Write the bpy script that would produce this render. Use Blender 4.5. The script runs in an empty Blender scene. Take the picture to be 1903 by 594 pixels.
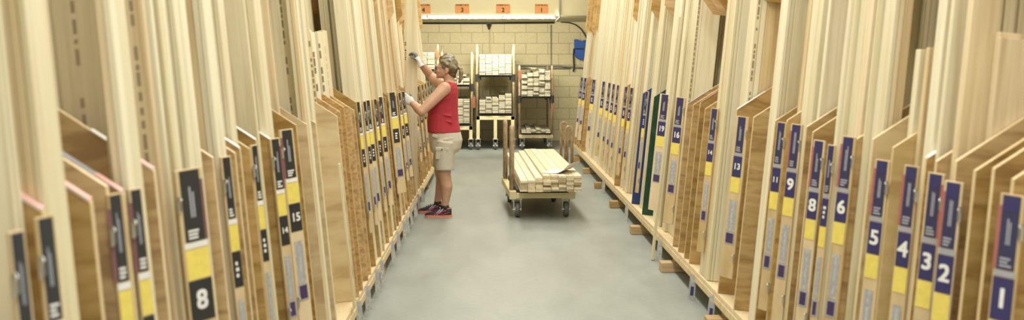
import bpy, bmesh, math, random
from mathutils import Vector, Matrix, Euler
random.seed(7)
S = bpy.context.scene
COL = S.collection
R = math.radians
F = 1850.0; CX = 917.0; HY = 112.0; CAMZ = 1.6       # lens in pixels of the 1903x594 frame, vanishing point, eye height
LEAN = R(6.0); X0 = {1: 1.35, -1: 0.80}; Z0 = 0.20   # rack fronts
TL = math.tan(LEAN)

# ------------------------------------------------------------------ materials
def nodes(name):
    m = bpy.data.materials.new(name); m.use_nodes = True
    nt = m.node_tree; b = nt.nodes['Principled BSDF']
    return m, nt, b
def flat(name, col, rough=0.6, metal=0.0, var=0.06, scale=40.0, emit=0.0):
    m, nt, b = nodes(name)
    tc = nt.nodes.new('ShaderNodeTexCoord'); n = nt.nodes.new('ShaderNodeTexNoise')
    n.inputs['Scale'].default_value = scale; n.inputs['Detail'].default_value = 3
    nt.links.new(tc.outputs['Object'], n.inputs['Vector'])
    r = nt.nodes.new('ShaderNodeValToRGB')
    r.color_ramp.elements[0].position = .3; r.color_ramp.elements[1].position = .7
    r.color_ramp.elements[0].color = [c*(1-var) for c in col]+[1]
    r.color_ramp.elements[1].color = [min(1, c*(1+var)) for c in col]+[1]
    nt.links.new(n.outputs['Fac'], r.inputs['Fac']); nt.links.new(r.outputs['Color'], b.inputs['Base Color'])
    b.inputs['Roughness'].default_value = rough; b.inputs['Metallic'].default_value = metal
    if emit:
        b.inputs['Emission Color'].default_value = list(col)+[1]; b.inputs['Emission Strength'].default_value = emit
    return m
def wood(name, c1, c2, c3, grain=(38, 38, 1.3), rough=0.55, tint=0.10, ring=.35):
    """long-grain wood; grain runs along the axis with the small scale; each object gets its own tint"""
    m, nt, b = nodes(name)
    N = nt.nodes.new; L = nt.links.new
    tc = N('ShaderNodeTexCoord'); mp = N('ShaderNodeMapping'); mp.inputs['Scale'].default_value = grain
    oi = N('ShaderNodeObjectInfo')
    L(tc.outputs['Object'], mp.inputs['Vector'])
    mul = N('ShaderNodeMath'); mul.operation = 'MULTIPLY'; mul.inputs[1].default_value = 90
    L(oi.outputs['Random'], mul.inputs[0])
    n = N('ShaderNodeTexNoise'); n.noise_dimensions = '4D'; n.inputs['Scale'].default_value = 1.0
    n.inputs['Detail'].default_value = 5; n.inputs['Distortion'].default_value = .7
    L(mp.outputs['Vector'], n.inputs['Vector']); L(mul.outputs[0], n.inputs['W'])
    n2 = N('ShaderNodeTexNoise'); n2.noise_dimensions = '4D'; n2.inputs['Scale'].default_value = .22
    n2.inputs['Detail'].default_value = 2; n2.inputs['Distortion'].default_value = 1.5
    L(mp.outputs['Vector'], n2.inputs['Vector']); L(mul.outputs[0], n2.inputs['W'])
    r = N('ShaderNodeValToRGB'); e = r.color_ramp.elements
    e[0].position = .34; e[0].color = list(c3)+[1]; e[1].position = .68; e[1].color = list(c1)+[1]
    k = e.new(.5); k.color = list(c2)+[1]
    mx = N('ShaderNodeMath'); mx.operation = 'MULTIPLY_ADD'; mx.inputs[1].default_value = ring; 
    sub = N('ShaderNodeMath'); sub.operation = 'SUBTRACT'; sub.inputs[1].default_value = .5
    L(n2.outputs['Fac'], sub.inputs[0]); L(sub.outputs[0], mx.inputs[0]); L(n.outputs['Fac'], mx.inputs[2])
    L(mx.outputs[0], r.inputs['Fac'])
    hs = N('ShaderNodeHueSaturation')
    mr = N('ShaderNodeMapRange'); mr.inputs['To Min'].default_value = 1-tint; mr.inputs['To Max'].default_value = 1+tint*.6
    L(oi.outputs['Random'], mr.inputs['Value']); L(mr.outputs['Result'], hs.inputs['Value'])
    mr2 = N('ShaderNodeMapRange'); mr2.inputs['To Min'].default_value = 1.12; mr2.inputs['To Max'].default_value = .88
    L(oi.outputs['Random'], mr2.inputs['Value']); L(mr2.outputs['Result'], hs.inputs['Saturation'])
    L(r.outputs['Color'], hs.inputs['Color']); L(hs.outputs['Color'], b.inputs['Base Color'])
    b.inputs['Roughness'].default_value = rough
    b.inputs['Specular IOR Level'].default_value = .3
    return m
PINE = wood('pine', (.77,.715,.525), (.72,.655,.46), (.62,.54,.345), tint=.08)
PINE_WARM = wood('pine_warm', (.74,.62,.40), (.67,.54,.33), (.54,.40,.22))
PINE_GREY = wood('pine_grey', (.60,.53,.36), (.54,.47,.30), (.44,.36,.22))
PLY = wood('plywood_face', (.56,.39,.18), (.48,.32,.13), (.34,.21,.08), grain=(5, 5, 26), tint=.22, ring=.6)
PLY_PALE = wood('plywood_pale', (.66,.53,.30), (.60,.46,.24), (.48,.34,.16), grain=(4, 4, 14), tint=.1, ring=.6)
OAK = wood('plywood_golden', (.66,.46,.22), (.58,.38,.16), (.44,.27,.10), grain=(5, 5, 22), tint=.15, ring=.6)
PLYEDGE = wood('plywood_edge', (.76,.63,.40), (.70,.56,.33), (.55,.40,.21), grain=(220, 220, 3), tint=.1)
OSB = wood('rough_board', (.62,.42,.19), (.50,.32,.13), (.34,.20,.08), grain=(34, 34, 60), tint=.12)
PANEL = wood('panel_face', (.70,.56,.35), (.65,.51,.30), (.56,.42,.23), grain=(12, 12, 3), tint=.1, ring=.5)
BLOCKW = wood('block_wood', (.52,.36,.17), (.46,.31,.14), (.36,.23,.09), grain=(3, 40, 40), tint=.15)
CREAM = flat('cream_paint', (.66,.57,.32), .5, var=.1, scale=12)
STEEL = flat('zinc_steel', (.62,.62,.58), .3, .9)
RUSTY = wood('rusty_pipe', (.46,.34,.21), (.37,.26,.15), (.23,.16,.10), grain=(30,30,14), rough=.35, tint=.1)
BRASSY = flat('tan_pipe', (.56,.45,.25), .4, .2, var=.2, scale=20)
RUBBER = flat('black_rubber', (.022,.022,.022), .7)
WHEELC = flat('grey_wheel', (.11,.11,.10), .5)
BLUE = flat('blue_card', (.034,.030,.125), .55, var=.05)
NAVY = flat('dark_blue_card', (.035,.034,.095), .45)
BLACKC = flat('black_card', (.028,.029,.030), .32)
WHITE = flat('white_print', (.80,.80,.78), .6)
GREYP = flat('grey_print', (.36,.37,.42), .6)
YELLOW = flat('yellow_card', (.80,.66,.14), .6)
RED = flat('red_card', (.38,.14,.11), .6)
MAROON = flat('maroon_card', (.20,.09,.09), .6)
PINK = flat('pink_tape', (.72,.42,.38), .6)
CLEAR = flat('clear_plastic', (.45,.45,.42), .2, var=.25, scale=60)
PURPLE = flat('purple_tag', (.06,.035,.11), .5)
BLUEPAINT = flat('blue_paint', (.015,.045,.19), .5, var=.15)
GREENPAINT = flat('green_paint', (.008,.055,.028), .45, var=.25, scale=18)
ORANGE = flat('orange_paper', (.62,.26,.08), .6)
ORTAG = flat('orange_tag', (.45,.11,.03), .6); RUSTTAG = flat('rust_tag', (.24,.075,.03), .6)
INK = flat('ink', (.03,.025,.02), .7)
STAMP = flat('stamp_ink', (.30,.24,.15), .8)
BLUEMETAL = flat('blue_enamel', (.02,.08,.36), .4)
CONDUIT = flat('conduit_grey', (.27,.25,.18), .5, .3)
DARK = flat('dark_pipe', (.02,.018,.012), .6)
TUBE = flat('lit_tube', (1,.97,.80), .4, emit=3.0, var=0)
FIXT = flat('fixture_enamel', (.62,.58,.40), .4)
BEIGE = flat('beige_wall_paint', (.60,.53,.32), .7, var=.03, scale=2)
SKIN = flat('skin', (.52,.31,.205), .5, var=.06, scale=25)
SKIN_B = SKIN
SHIRT = flat('red_jersey', (.41,.028,.045), .8, var=.1, scale=60)
KHAKI = flat('light_khaki', (.56,.52,.43), .85, var=.05, scale=60)
HAIRM = wood('grey_blonde_hair', (.42,.37,.26), (.22,.18,.12), (.08,.065,.045), grain=(9,70,60), rough=.4, tint=0, ring=.5)
HAIRD = wood('dark_brown_hair', (.16,.115,.07), (.10,.07,.042), (.05,.035,.022), grain=(9,70,60), rough=.4, tint=0, ring=.5)
GLOVEW = flat('white_knit', (.70,.70,.68), .85, var=.08, scale=150)
GLOVEG = flat('grey_rubber_coating', (.16,.17,.19), .7, var=.15)
SHOEK = flat('dark_shoe_mesh', (.022,.028,.035), .7, var=.2, scale=150)
CORAL = flat('coral_sole', (.70,.20,.12), .6)
SOLEW = flat('white_sole', (.70,.62,.52), .6)
MAGENTA = flat('magenta_stripe', (.38,.04,.16), .5)
LILAC = flat('lilac_stripe', (.62,.50,.72), .4)
LENS = flat('purple_lens', (.12,.08,.22), .1)
PAPER = flat('paper', (.82,.82,.83), .7, var=.02)
LIP = flat('lip', (.45,.16,.13), .5)

# ------------------------------------------------------------------ mesh helpers
class MB:
    def __init__(s): s.bm = bmesh.new(); s.mats = []
    def mi(s, m):
        if m not in s.mats: s.mats.append(m)
        return s.mats.index(m)
    def box(s, lo, hi, m, bevel=0.0, mtx=None, emat=None, eaxis=None):
        b = bmesh.new(); bmesh.ops.create_cube(b, size=1)
        c = [(l+h)/2 for l, h in zip(lo, hi)]; d = [h-l for l, h in zip(lo, hi)]
        for v in b.verts: v.co = Vector((v.co.x*d[0]+c[0], v.co.y*d[1]+c[1], v.co.z*d[2]+c[2]))
        if bevel: bmesh.ops.bevel(b, geom=b.edges[:], offset=bevel, segments=1, affect='EDGES', profile=.5)
        s._merge(b, m, mtx, emat, eaxis)
    def _merge(s, b, m, mtx=None, emat=None, eaxis=None, smooth=False):
        i = s.mi(m); j = s.mi(emat) if emat else i
        vm = {}
        for v in b.verts: vm[v] = s.bm.verts.new(mtx @ v.co if mtx else v.co)
        b.normal_update()
        for f in b.faces:
            try: n = s.bm.faces.new([vm[v] for v in f.verts])
            except ValueError: continue
            n.material_index = i
            if emat and abs(f.normal[eaxis]) < .9: n.material_index = j
            n.smooth = smooth
        b.free()
    def prism(s, poly, lo, hi, axis, m, emat=None, bevel=0.0, mtx=None):
        """extrude a 2-D polygon along axis (0,1,2); side faces get emat"""
        b = bmesh.new()
        def P(p, t): q = list(p); q.insert(axis, t); return Vector(q)
        v1 = [b.verts.new(P(p, lo)) for p in poly]; v2 = [b.verts.new(P(p, hi)) for p in poly]
        b.faces.new(v1); b.faces.new(v2[::-1]); n = len(poly)
        for k in range(n): b.faces.new((v1[k], v1[(k+1) % n], v2[(k+1) % n], v2[k]))
        bmesh.ops.recalc_face_normals(b, faces=b.faces[:])
        if bevel: bmesh.ops.bevel(b, geom=b.edges[:], offset=bevel, segments=1, affect='EDGES')
        s._merge(b, m, mtx, emat, axis)
    def loft(s, rings, m, caps=True, smooth=True):
        b = bmesh.new(); vs = [[b.verts.new(p) for p in r] for r in rings]; n = len(rings[0])
        for a, c in zip(vs, vs[1:]):
            for k in range(n): b.faces.new((a[k], a[(k+1) % n], c[(k+1) % n], c[k]))
        if caps: b.faces.new(vs[0][::-1]); b.faces.new(vs[-1])
        bmesh.ops.recalc_face_normals(b, faces=b.faces[:]); s._merge(b, m, smooth=smooth)
    def tube(s, pts, rad, m, seg=10, caps=True, flatten=None):
        pts = [Vector(p) for p in pts]
        if not isinstance(rad, (list, tuple)): rad = [rad]*len(pts)
        rings = []; up = None
        for k, p in enumerate(pts):
            t = (pts[min(k+1, len(pts)-1)]-pts[max(k-1, 0)]).normalized()
            if up is None: up = Vector((0,0,1)) if abs(t.z) < .9 else Vector((0,1,0))
            a = (up - t*up.dot(t)).normalized(); up = a; c = t.cross(a)
            r = rad[k]; rx, ry = r if isinstance(r, (list, tuple)) else (r, r)
            rings.append([p + a*math.cos(q)*rx + c*math.sin(q)*ry for q in [2*math.pi*j/seg for j in range(seg)]])
        s.loft(rings, m, caps)
    def ball(s, c, r, m, seg=16, rot=None):
        b = bmesh.new(); bmesh.ops.create_uvsphere(b, u_segments=seg, v_segments=seg//2+2, radius=1)
        r = r if isinstance(r, (tuple, list)) else (r, r, r)
        M = Matrix.Translation(c) @ (Euler(rot).to_matrix().to_4x4() if rot else Matrix()) @ Matrix.Diagonal((*r, 1))
        s._merge(b, m, M, smooth=True)
    def cyl(s, c, r, h, axis, m, seg=20, bevel=0.0):
        poly = [(r*math.cos(2*math.pi*k/seg), r*math.sin(2*math.pi*k/seg)) for k in range(seg)]
        o = [c[i] for i in range(3) if i != axis]
        s.prism([(p[0]+o[0], p[1]+o[1]) for p in poly], c[axis]-h/2, c[axis]+h/2, axis, m, bevel=bevel)
    def text(s, body, size, M, m, bold=.012):
        """flat lettering, 1.5 mm thick, added to this mesh; M maps text plane x,y to place"""
        cu = bpy.data.curves.new('lettering', 'FONT'); cu.body = body; cu.size = size
        cu.align_x = 'CENTER'; cu.align_y = 'CENTER'; cu.extrude = .0004; cu.offset = 0
        o = bpy.data.objects.new('lettering', cu); COL.objects.link(o)
        dg = bpy.context.evaluated_depsgraph_get(); me = bpy.data.meshes.new_from_object(o.evaluated_get(dg))
        for dx, dy in ((0,0),(bold,bold),(-bold,bold),(bold,-bold),(-bold,-bold)):      # strokes thickened by overlaying the glyph on itself
            b = bmesh.new(); b.from_mesh(me); s._merge(b, m, M @ Matrix.Translation((dx*size, dy*size, 0 if dx == 0 else .0001+.0001*(dx > 0)+.00005*(dy > 0))))
        bpy.data.objects.remove(o); bpy.data.curves.remove(cu); bpy.data.meshes.remove(me)
    def mesh(s, name, recalc=True):
        me = bpy.data.meshes.new(name)
        if recalc: bmesh.ops.recalc_face_normals(s.bm, faces=s.bm.faces[:])
        s.bm.to_mesh(me); s.bm.free()
        for m in s.mats: me.materials.append(m)
        return me
    def build(s, name, parent=None, label=None, loc=None, kind=None):
        o = bpy.data.objects.new(name, s.mesh(name)); COL.objects.link(o)
        if parent: o.parent = parent
        if label: o['label'] = label
        if loc: o.location = loc
        if kind: o['kind'] = kind
        return o
def fuse(mb, voxel, smooth=4, fac=.5):
    """turn the overlapping closed shapes of mb into one continuous skin"""
    me = mb.mesh('tmp'); o = bpy.data.objects.new('tmp', me); COL.objects.link(o)
    r = o.modifiers.new('r', 'REMESH'); r.mode = 'VOXEL'; r.voxel_size = voxel
    k = o.modifiers.new('s', 'SMOOTH'); k.iterations = smooth; k.factor = fac
    dg = bpy.context.evaluated_depsgraph_get(); n = bpy.data.meshes.new_from_object(o.evaluated_get(dg))
    bpy.data.objects.remove(o); bpy.data.meshes.remove(me)
    n.materials.clear()
    for p in n.polygons: p.use_smooth = True
    return n
def link(name, me, parent=None, mats=()):
    me.name = name; o = bpy.data.objects.new(name, me); COL.objects.link(o)
    for m in mats: me.materials.append(m)
    if parent: o.parent = parent
    return o
def thing(name, label, cat, loc=(0,0,0), rot=(0,0,0), group=None):
    o = bpy.data.objects.new(name, None); COL.objects.link(o); o.empty_display_size = .1
    o.location = loc; o.rotation_euler = rot
    return tag(o, label, cat, group)
def tag(o, label, cat, group=None):
    o['label'] = label; o['category'] = cat
    if group: o['group'] = group
    return o
ONES = ['zero','first','second','third','fourth','fifth','sixth','seventh','eighth','ninth','tenth','eleventh','twelfth','thirteenth',
        'fourteenth','fifteenth','sixteenth','seventeenth','eighteenth','nineteenth']
TENS = {2:'twent',3:'thirt',4:'fort',5:'fift',6:'sixt',7:'sevent',8:'eight',9:'ninet'}
def nth(n):
    if n < 20: return ONES[n]
    t, u = divmod(n, 10)
    return TENS[t]+'ieth' if u == 0 else TENS[t]+'y-'+ONES[u]

# ------------------------------------------------------------------ measuring: photo point on the plane u metres behind a rack front -> metres along the aisle
def along(sg, px, py=HY, u=0.0):
    dx = sg*(px-CX)/F; dy = (py-HY)/F
    return (X0[sg]+u*math.cos(LEAN)+(CAMZ-Z0+u*math.sin(LEAN))*TL)/(dx+dy*TL)
def rack_matrix(sg): return Matrix.Translation((sg*X0[sg], 0, Z0)) @ Matrix.Rotation(sg*LEAN, 4, 'Y')

# ------------------------------------------------------------------ setting
YW = 19.85
def structure(name, mb): o = mb.build(name); o['kind'] = 'structure'; return o
def floor_mat():
    m, nt, b = nodes('concrete_floor'); N = nt.nodes.new; L = nt.links.new
    tc = N('ShaderNodeTexCoord')
    a = N('ShaderNodeTexNoise'); a.inputs['Scale'].default_value = 1.1; a.inputs['Detail'].default_value = 8; a.inputs['Roughness'].default_value = .62
    d = N('ShaderNodeTexNoise'); d.inputs['Scale'].default_value = 26; d.inputs['Detail'].default_value = 4
    mp = N('ShaderNodeMapping'); mp.inputs['Scale'].default_value = (2.5, .9, 1); L(tc.outputs['Object'], mp.inputs['Vector'])
    L(mp.outputs['Vector'], a.inputs['Vector']); L(tc.outputs['Object'], d.inputs['Vector'])
    mx = N('ShaderNodeMath'); mx.operation = 'MULTIPLY_ADD'; mx.inputs[1].default_value = .25
    L(d.outputs['Fac'], mx.inputs[0]); L(a.outputs['Fac'], mx.inputs[2])
    r = N('ShaderNodeValToRGB'); e = r.color_ramp.elements
    e[0].position = .36; e[0].color = (.215,.233,.210,1); e[1].position = .85; e[1].color = (.315,.338,.305,1)
    k = e.new(.6); k.color = (.262,.283,.255,1)
    L(mx.outputs[0], r.inputs['Fac']); L(r.outputs['Color'], b.inputs['Base Color'])
    rr = N('ShaderNodeMapRange'); rr.inputs['To Min'].default_value = .35; rr.inputs['To Max'].default_value = .6
    L(a.outputs['Fac'], rr.inputs['Value']); L(rr.outputs['Result'], b.inputs['Roughness'])
    return m
def block_mat():
    m, nt, b = nodes('painted_block_wall'); N = nt.nodes.new; L = nt.links.new
    tc = N('ShaderNodeTexCoord'); sx = N('ShaderNodeSeparateXYZ'); cb = N('ShaderNodeCombineXYZ')
    L(tc.outputs['Object'], sx.inputs[0]); L(sx.outputs['X'], cb.inputs['X']); L(sx.outputs['Z'], cb.inputs['Y'])
    br = N('ShaderNodeTexBrick'); L(cb.outputs[0], br.inputs['Vector'])
    br.inputs['Scale'].default_value = 1; br.inputs['Brick Width'].default_value = .433; br.inputs['Row Height'].default_value = .2155
    br.inputs['Mortar Size'].default_value = .006; br.inputs['Mortar Smooth'].default_value = .3
    br.inputs['Color1'].default_value = (.70,.61,.345,1); br.inputs['Color2'].default_value = (.67,.58,.325,1); br.inputs['Mortar'].default_value = (.38,.32,.17,1)
    n = N('ShaderNodeTexNoise'); n.inputs['Scale'].default_value = 30; n.inputs['Detail'].default_value = 5; L(tc.outputs['Object'], n.inputs['Vector'])
    mx = N('ShaderNodeMixRGB'); mx.blend_type = 'MULTIPLY'; mx.inputs['Fac'].default_value = .25
    L(br.outputs['Color'], mx.inputs['Color1']); L(n.outputs['Fac'], mx.inputs['Color2']); L(mx.outputs['Color'], b.inputs['Base Color'])
    bp = N('ShaderNodeBump'); bp.inputs['Strength'].default_value = .4; bp.inputs['Distance'].default_value = .01; bp.invert = True
    L(br.outputs['Fac'], bp.inputs['Height']); L(bp.outputs['Normal'], b.inputs['Normal'])
    b.inputs['Roughness'].default_value = .6
    return m
b = MB(); b.box((-7,-2,-.1), (7,YW+.3,0), floor_mat()); structure('floor', b)
b = MB(); b.box((-7,YW,0), (7,YW+.25,6), block_mat()); structure('wall_back', b)
b = MB(); b.box((-7,17.02,2.365), (7,YW-.004,6), BEIGE); structure('wall_upper', b)

def at(px, py, Y): return Vector(((px-CX)/F*Y, Y, CAMZ-(py-HY)/F*Y))

# ------------------------------------------------------------------ racks
BAYS = {1: [], -1: []}
class Rack: pass
def make_rack(sg, y0, y1, label):
    r = Rack(); r.sg = sg; r.M = rack_matrix(sg); r.y0 = y0; r.y1 = y1
    r.root = thing('lumber_rack', label, 'rack', (sg*X0[sg], 0, Z0), (0, sg*LEAN, 0))
    b = MB(); a, c = sorted((0.0, sg*.92)); b.box((a, y0, -.03), (c, y1, 0), PLYEDGE, .003); b.build('bottom_shelf', r.root)
    b = MB(); a, c = sorted((sg*-.004, sg*.03)); b.box((a, y0+.01, -.075), (c, y1-.01, -.03), PINE_WARM, .003); b.build('shelf_lip', r.root)
    b = MB(); a, c = sorted((sg*.90, sg*.92)); b.box((a, y0, 0), (c, y1, 3.1), PLY); b.build('added_back_panel', r.root)  # unseen back sheet, added to close the bays and keep their gaps dark
    return r
def foot(r, y, kind):
    sg = r.sg; b = MB(); Mi = r.M.inverted()
    # feet stand square on the floor, so they are built upright and turned back into the rack's frame
    if kind == 'beam':
        a, c = sorted((sg*(X0[sg]-.085), sg*(X0[sg]+.80))); b.box((a, y, .001), (c, y+.10, .075), BLOCKW, .004)
        a, c = sorted((sg*(X0[sg]+.02), sg*(X0[sg]+.12))); b.box((a, y+.005, .075), (c, y+.095, .118), BLOCKW, .003)
        a, c = sorted((sg*(X0[sg]+.65), sg*(X0[sg]+.78))); b.box((a, y+.005, .075), (c, y+.095, .085), BLOCKW)
    else:
        a, c = sorted((sg*(X0[sg]+.005), sg*(X0[sg]+.10))); b.box((a, y, .001), (c, y+.04, .12), BLOCKW, .003)
        a, c = sorted((sg*(X0[sg]+.60), sg*(X0[sg]+.70))); b.box((a, y, .001), (c, y+.04, .09), BLOCKW, .003)
    for v in b.bm.verts: v.co = Mi @ v.co
    b.build('foot', r.root)
def divider(r, y, m=PLY, wt=1.09, tape=None, depth=.80, rise=.24, label=None, em=None):
    sg = r.sg; t = .018
    run = .30
    poly = [(0,.002), (0,wt), (sg*run, wt+rise), (sg*depth, wt+rise), (sg*depth,.002)]
    b = MB(); b.prism(poly, y, y+t, 1, m, em or (PLYEDGE if m in (PLY, PLY_PALE, OSB) else m)); o = b.build('divider', r.root, label)
    if tape:
        d = Vector((sg*run, rise)).normalized(); n = Vector((-d.y, d.x))*sg
        if n.y < 0: n = -n
        p0 = Vector((0, wt))+d*.005; p1 = p0+d*.20
        b = MB(); b.prism([tuple(p0), tuple(p1), tuple(p1+n*.003), tuple(p0+n*.003)], y-.003, y+t+.003, 1, tape[0])
        if len(tape) > 1:
            p2 = p0+d*.08
            b.prism([tuple(p0+n*.003), tuple(p2+n*.003), tuple(p2+n*.005), tuple(p0+n*.005)], y-.0035, y+t+.0035, 1, tape[1])
        b.build('edge_tape_or_glint', o)
def upper(r, y, tip=1.76, u0=.10, m=None):
    sg = r.sg
    poly = [(sg*u0, 3.0), (sg*u0, tip+.13), (sg*(u0+.11), tip), (sg*.80, tip), (sg*.80, 3.0)]
    b = MB(); b.prism(poly, y, y+.018, 1, m or OAK, PLYEDGE); b.build('upper_divider', r.root)

def pseudo_lines(b, M, w, h, m, n=6, seed=0):
    """rows of unreadable small print as thin bars"""
    rg = random.Random(seed)
    for k in range(n):
        y = h*(k+.5)/n-h/2; ww = w*rg.uniform(.6, 1)
        b.box((-w/2, y-h/n*.3, 0), (-w/2+ww, y+h/n*.3, .0006), m, mtx=M)
def flap(r, px0, px1, py, num=None, style='blue', zb=None, zt=None, alpha=None, narrow=False, red=None, seed=0, cardw=None, lab=None, tagged=True, low=False):
    """a panel hinged on the front edge of a divider, swung out towards the camera end of the aisle. px0: free side, px1: hinge side"""
    zb = zb if zb is not None else (.15 if r.sg > 0 else .25)
    sg = r.sg; al = R(alpha if alpha is not None else 40)
    yh = along(sg, px1, py); u_h = -.004
    lo, hi = .02, .4
    for _ in range(40):                       # width that reaches from hinge to free edge
        w = (lo+hi)/2; yf = yh+w*math.cos(al); uf = u_h-w*math.sin(al)
        X = X0[sg]+uf+1.09*TL; p = CX+sg*X/yf*F
        if (p-px0)*sg > 0: lo = w
        else: hi = w
    w = max(.03, min(w, .24))
    zz = 1.6-(py-HY)/F*yh; wt = zt or max(.95, min(1.13, (zz-Z0)/math.cos(LEAN)))
    # panel frame: x from hinge to free edge, y up, z out towards the viewer
    ex = Vector((-sg*math.sin(al), math.cos(al), 0)); ey = Vector((0,0,1)); ez = Vector((-sg*math.cos(al), -math.sin(al), 0))
    M = Matrix(((ex.x,ey.x,ez.x,sg*u_h),(ex.y,ey.y,ez.y,yh),(ex.z,ey.z,ez.z,0),(0,0,0,1)))
    flip = Matrix.Diagonal((-1,1,1,1)) if ex.cross(ey).dot(ez) < 0 else Matrix()
    b = MB(); b.box((0,zb,-.012), (w,wt,0), PANEL, .0015, mtx=M, emat=None)
    p = b.build('hinged_panel', r.root, lab)
    cw = min(cardw or .085, w*.86); cx = w-.006-cw/2 if w > .12 else w/2
    def T(x, y, z): return M @ Matrix.Translation((x, y, z)) @ flip
    body = BLUE if style == 'blue' else BLACKC
    b = MB(); tw = cw*.84; th = .205
    b.box((-tw/2,-th/2,0), (tw/2,th/2,.0015), NAVY if style == 'blue' else BLACKC, mtx=T(cx, wt-.004-th/2, .0005))
    b.box((-tw/2+.003,th/2-.045,.0015), (tw/2-.003,th/2-.004,.0022), body, mtx=T(cx, wt-.004-th/2, .0005))
    pseudo_lines(b, T(cx, wt-.004-th*.42, .0022) @ Matrix.Rotation(math.pi/2, 4, 'Z'), .10, tw*.30, GREYP, 2, seed)
    pseudo_lines(b, T(cx, wt-.004-th*.9, .0022), tw*.7, .03, GREYP if style == 'blue' else WHITE, 3, seed+1)
    if red: b.box((tw/2 if red > 0 else -tw/2-.011,-th/2,0), (tw/2+.010 if red > 0 else -tw/2, th/2-.03,.001), RED if style == 'blue' else MAROON, mtx=T(cx, wt-.004-th/2, .0004))
    b.build('title_card', p)
    y = wt-.004-th
    b = MB(); b.box((-cw/2,-.008,0), (cw/2,.008,.0012), WHITE if style != 'blue' else GREYP, mtx=T(cx, y-.011, .0005)); b.build('white_strip', p)
    y -= .022
    seq = ('n','y') if style == 'blue' else ('y','n')
    for q in seq:
        if q == 'n':
            b = MB(); hgt = .118; b.box((-cw/2,-hgt/2,0), (cw/2,hgt/2,.0015), body, mtx=T(cx, y-hgt/2, .0005))
            if num: b.text(num, .074 if len(num) == 1 else min(.062, cw*.8), T(cx, y-hgt/2, .0026), WHITE, .026)
            else: pseudo_lines(b, T(cx, y-hgt/2, .002), cw*.45, .06, WHITE, 3, seed+5)
            b.build('number_card', p); y -= hgt+.002
        else:
            b = MB(); b.box((-cw/2,-.043,0), (cw/2,.043,.0015), YELLOW, mtx=T(cx, y-.044, .0005)); b.build('yellow_card', p); y -= .09
    if tagged:
        yt = y-.13 if not low else y-.2; b = MB(); tw = min(.07, w*.6)
        b.box((-tw/2,-.09,0), (tw/2,.09,.0012), CLEAR, mtx=T(cx, yt, .0005))
        for k in (-.28, .28): b.box((tw*k-tw*.12,-.08,.0012), (tw*k+tw*.12,.075,.0016), GREYP, mtx=T(cx, yt, .0005))
        b.box((-tw/2-.004,-.165,0), (tw/2+.004,-.095,.0018), GREYP, mtx=T(cx, yt, .0005))
        b.box((-tw/2+.002,-.158,.0018), (tw/2-.002,-.102,.0024), PURPLE, mtx=T(cx, yt, .0005))
        b.build('price_holder', p)
    for yy in (wt-.10, zb+.12):
        b = MB(); b.cyl((0,0,0), .005, .04, 2, STEEL, 10)
        b.box((-.002,-.004,-.016), (.004,.014,.016), STEEL)
        b.tube([(0,0,.020),(.008,-.008,.026),(.014,-.008,.018),(.008,-.014,.010)], .0025, STEEL, 6)
        for v in b.bm.verts: v.co = Vector((sg*(u_h-.004)+v.co.x*-sg, yh-.010+v.co.y, yy+v.co.z))
        b.build('hinge', p)
    r.flaps.append((yh, w, al))
    return p

def spec_board(r, y0, y1, u0, u1, top, m, name='pine_board', w0=0.003, yaw=0.0, tilt=0.0, stamp=False):
    """one standing board as a thing of its own, foot on the shelf"""
    sg = r.sg; yc = (y0+y1)/2; dy = (y1-y0)/2-.0006; uc = (u0+u1)/2; du = (u1-u0)/2-.0006
    b = MB(); b.box((-du,-dy,0), (du,dy,top), m, min(.0018, dy*.4, du*.4))
    o = b.build(name); P = r.M @ Vector((sg*uc, yc, w0)); o.location = P
    o.rotation_euler = (tilt, sg*LEAN, yaw)
    if stamp:
        s = MB(); rg = random.Random(int(yc*1000)); z = .9
        while z < min(top-.1, 1.9):
            l = rg.uniform(.012, .05)
            if rg.random() < .8: s.box((-sg*.006+0,-dy-.0006,z), (-sg*.006+.011,-dy+.0004,z+l), STAMP)
            z += l+rg.uniform(.006, .02)
        s.build('stamped_lettering', o, 'grey printed stamp running up the board')
    return o

STOCK = []      # (rack, y, layer, object, looks)
def stock_block(r, y0, y1, u0, depth, top=None, m=None, split=None, stamp=False, layers=None):
    """fill one bay space with individual boards"""
    rg = random
    ext = y1-y0
    if ext < .012: return
    if split is None:
        split = 1 if ext <= .05 else (max(1, round(ext/.085)) if rg.random() < .55 else max(2, round(ext/.04)))
    wy = ext/split
    for k in range(split):
        a = y0+k*wy; c = a+wy
        if wy < .055:                      # edge out: one deep board
            du = max(.09, depth*rg.uniform(.8, 1)); uu = u0+rg.uniform(0, .018)
            lay = [(uu, uu+du)]
        else:                              # face out: layers one behind the other
            n = layers or 2; t = rg.choice((.019, .019, .032)); uu = u0+rg.uniform(0, .012); lay = []
            for j in range(n): lay.append((uu, uu+t)); uu += t+.0005
            if depth > uu-u0+.03: lay.append((uu, u0+depth))
        for j, (p, q) in enumerate(lay):
            mm = m or rg.choices((PINE, PINE_WARM), (.8, .2))[0]
            tt = (top or rg.uniform(2.75, 3.05))+(rg.uniform(-.012, .012) if top else 0)
            ins = rg.uniform(0, .0015)
            o = spec_board(r, a+ins, c-ins, p, q, tt, mm, stamp=stamp and j == 0)
            STOCK.append((r, (a+c)/2, j, o, dict(short=bool(top), warm=mm is PINE_WARM, grey=mm is PINE_GREY, stamp=stamp and j == 0, thin=wy < .055)))

RR = make_rack(1, 1.95, 16.85, 'long rack of upright boards with blue number cards, wall hose reel past its far end'); RR.flaps = []
RL = make_rack(-1, 1.55, 14.05, 'long rack of upright boards with black number cards, where the woman works'); RL.flaps = []
for k in range(9):
    y = 4.24+1.635*(k-1)
    if 2 < y < 16.7: foot(RR, y, 'beam')
for k in range(8):
    y = 7.4+1.66*(k-3)
    if 1.6 < y < 13.9: foot(RL, y, 'post')

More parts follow.
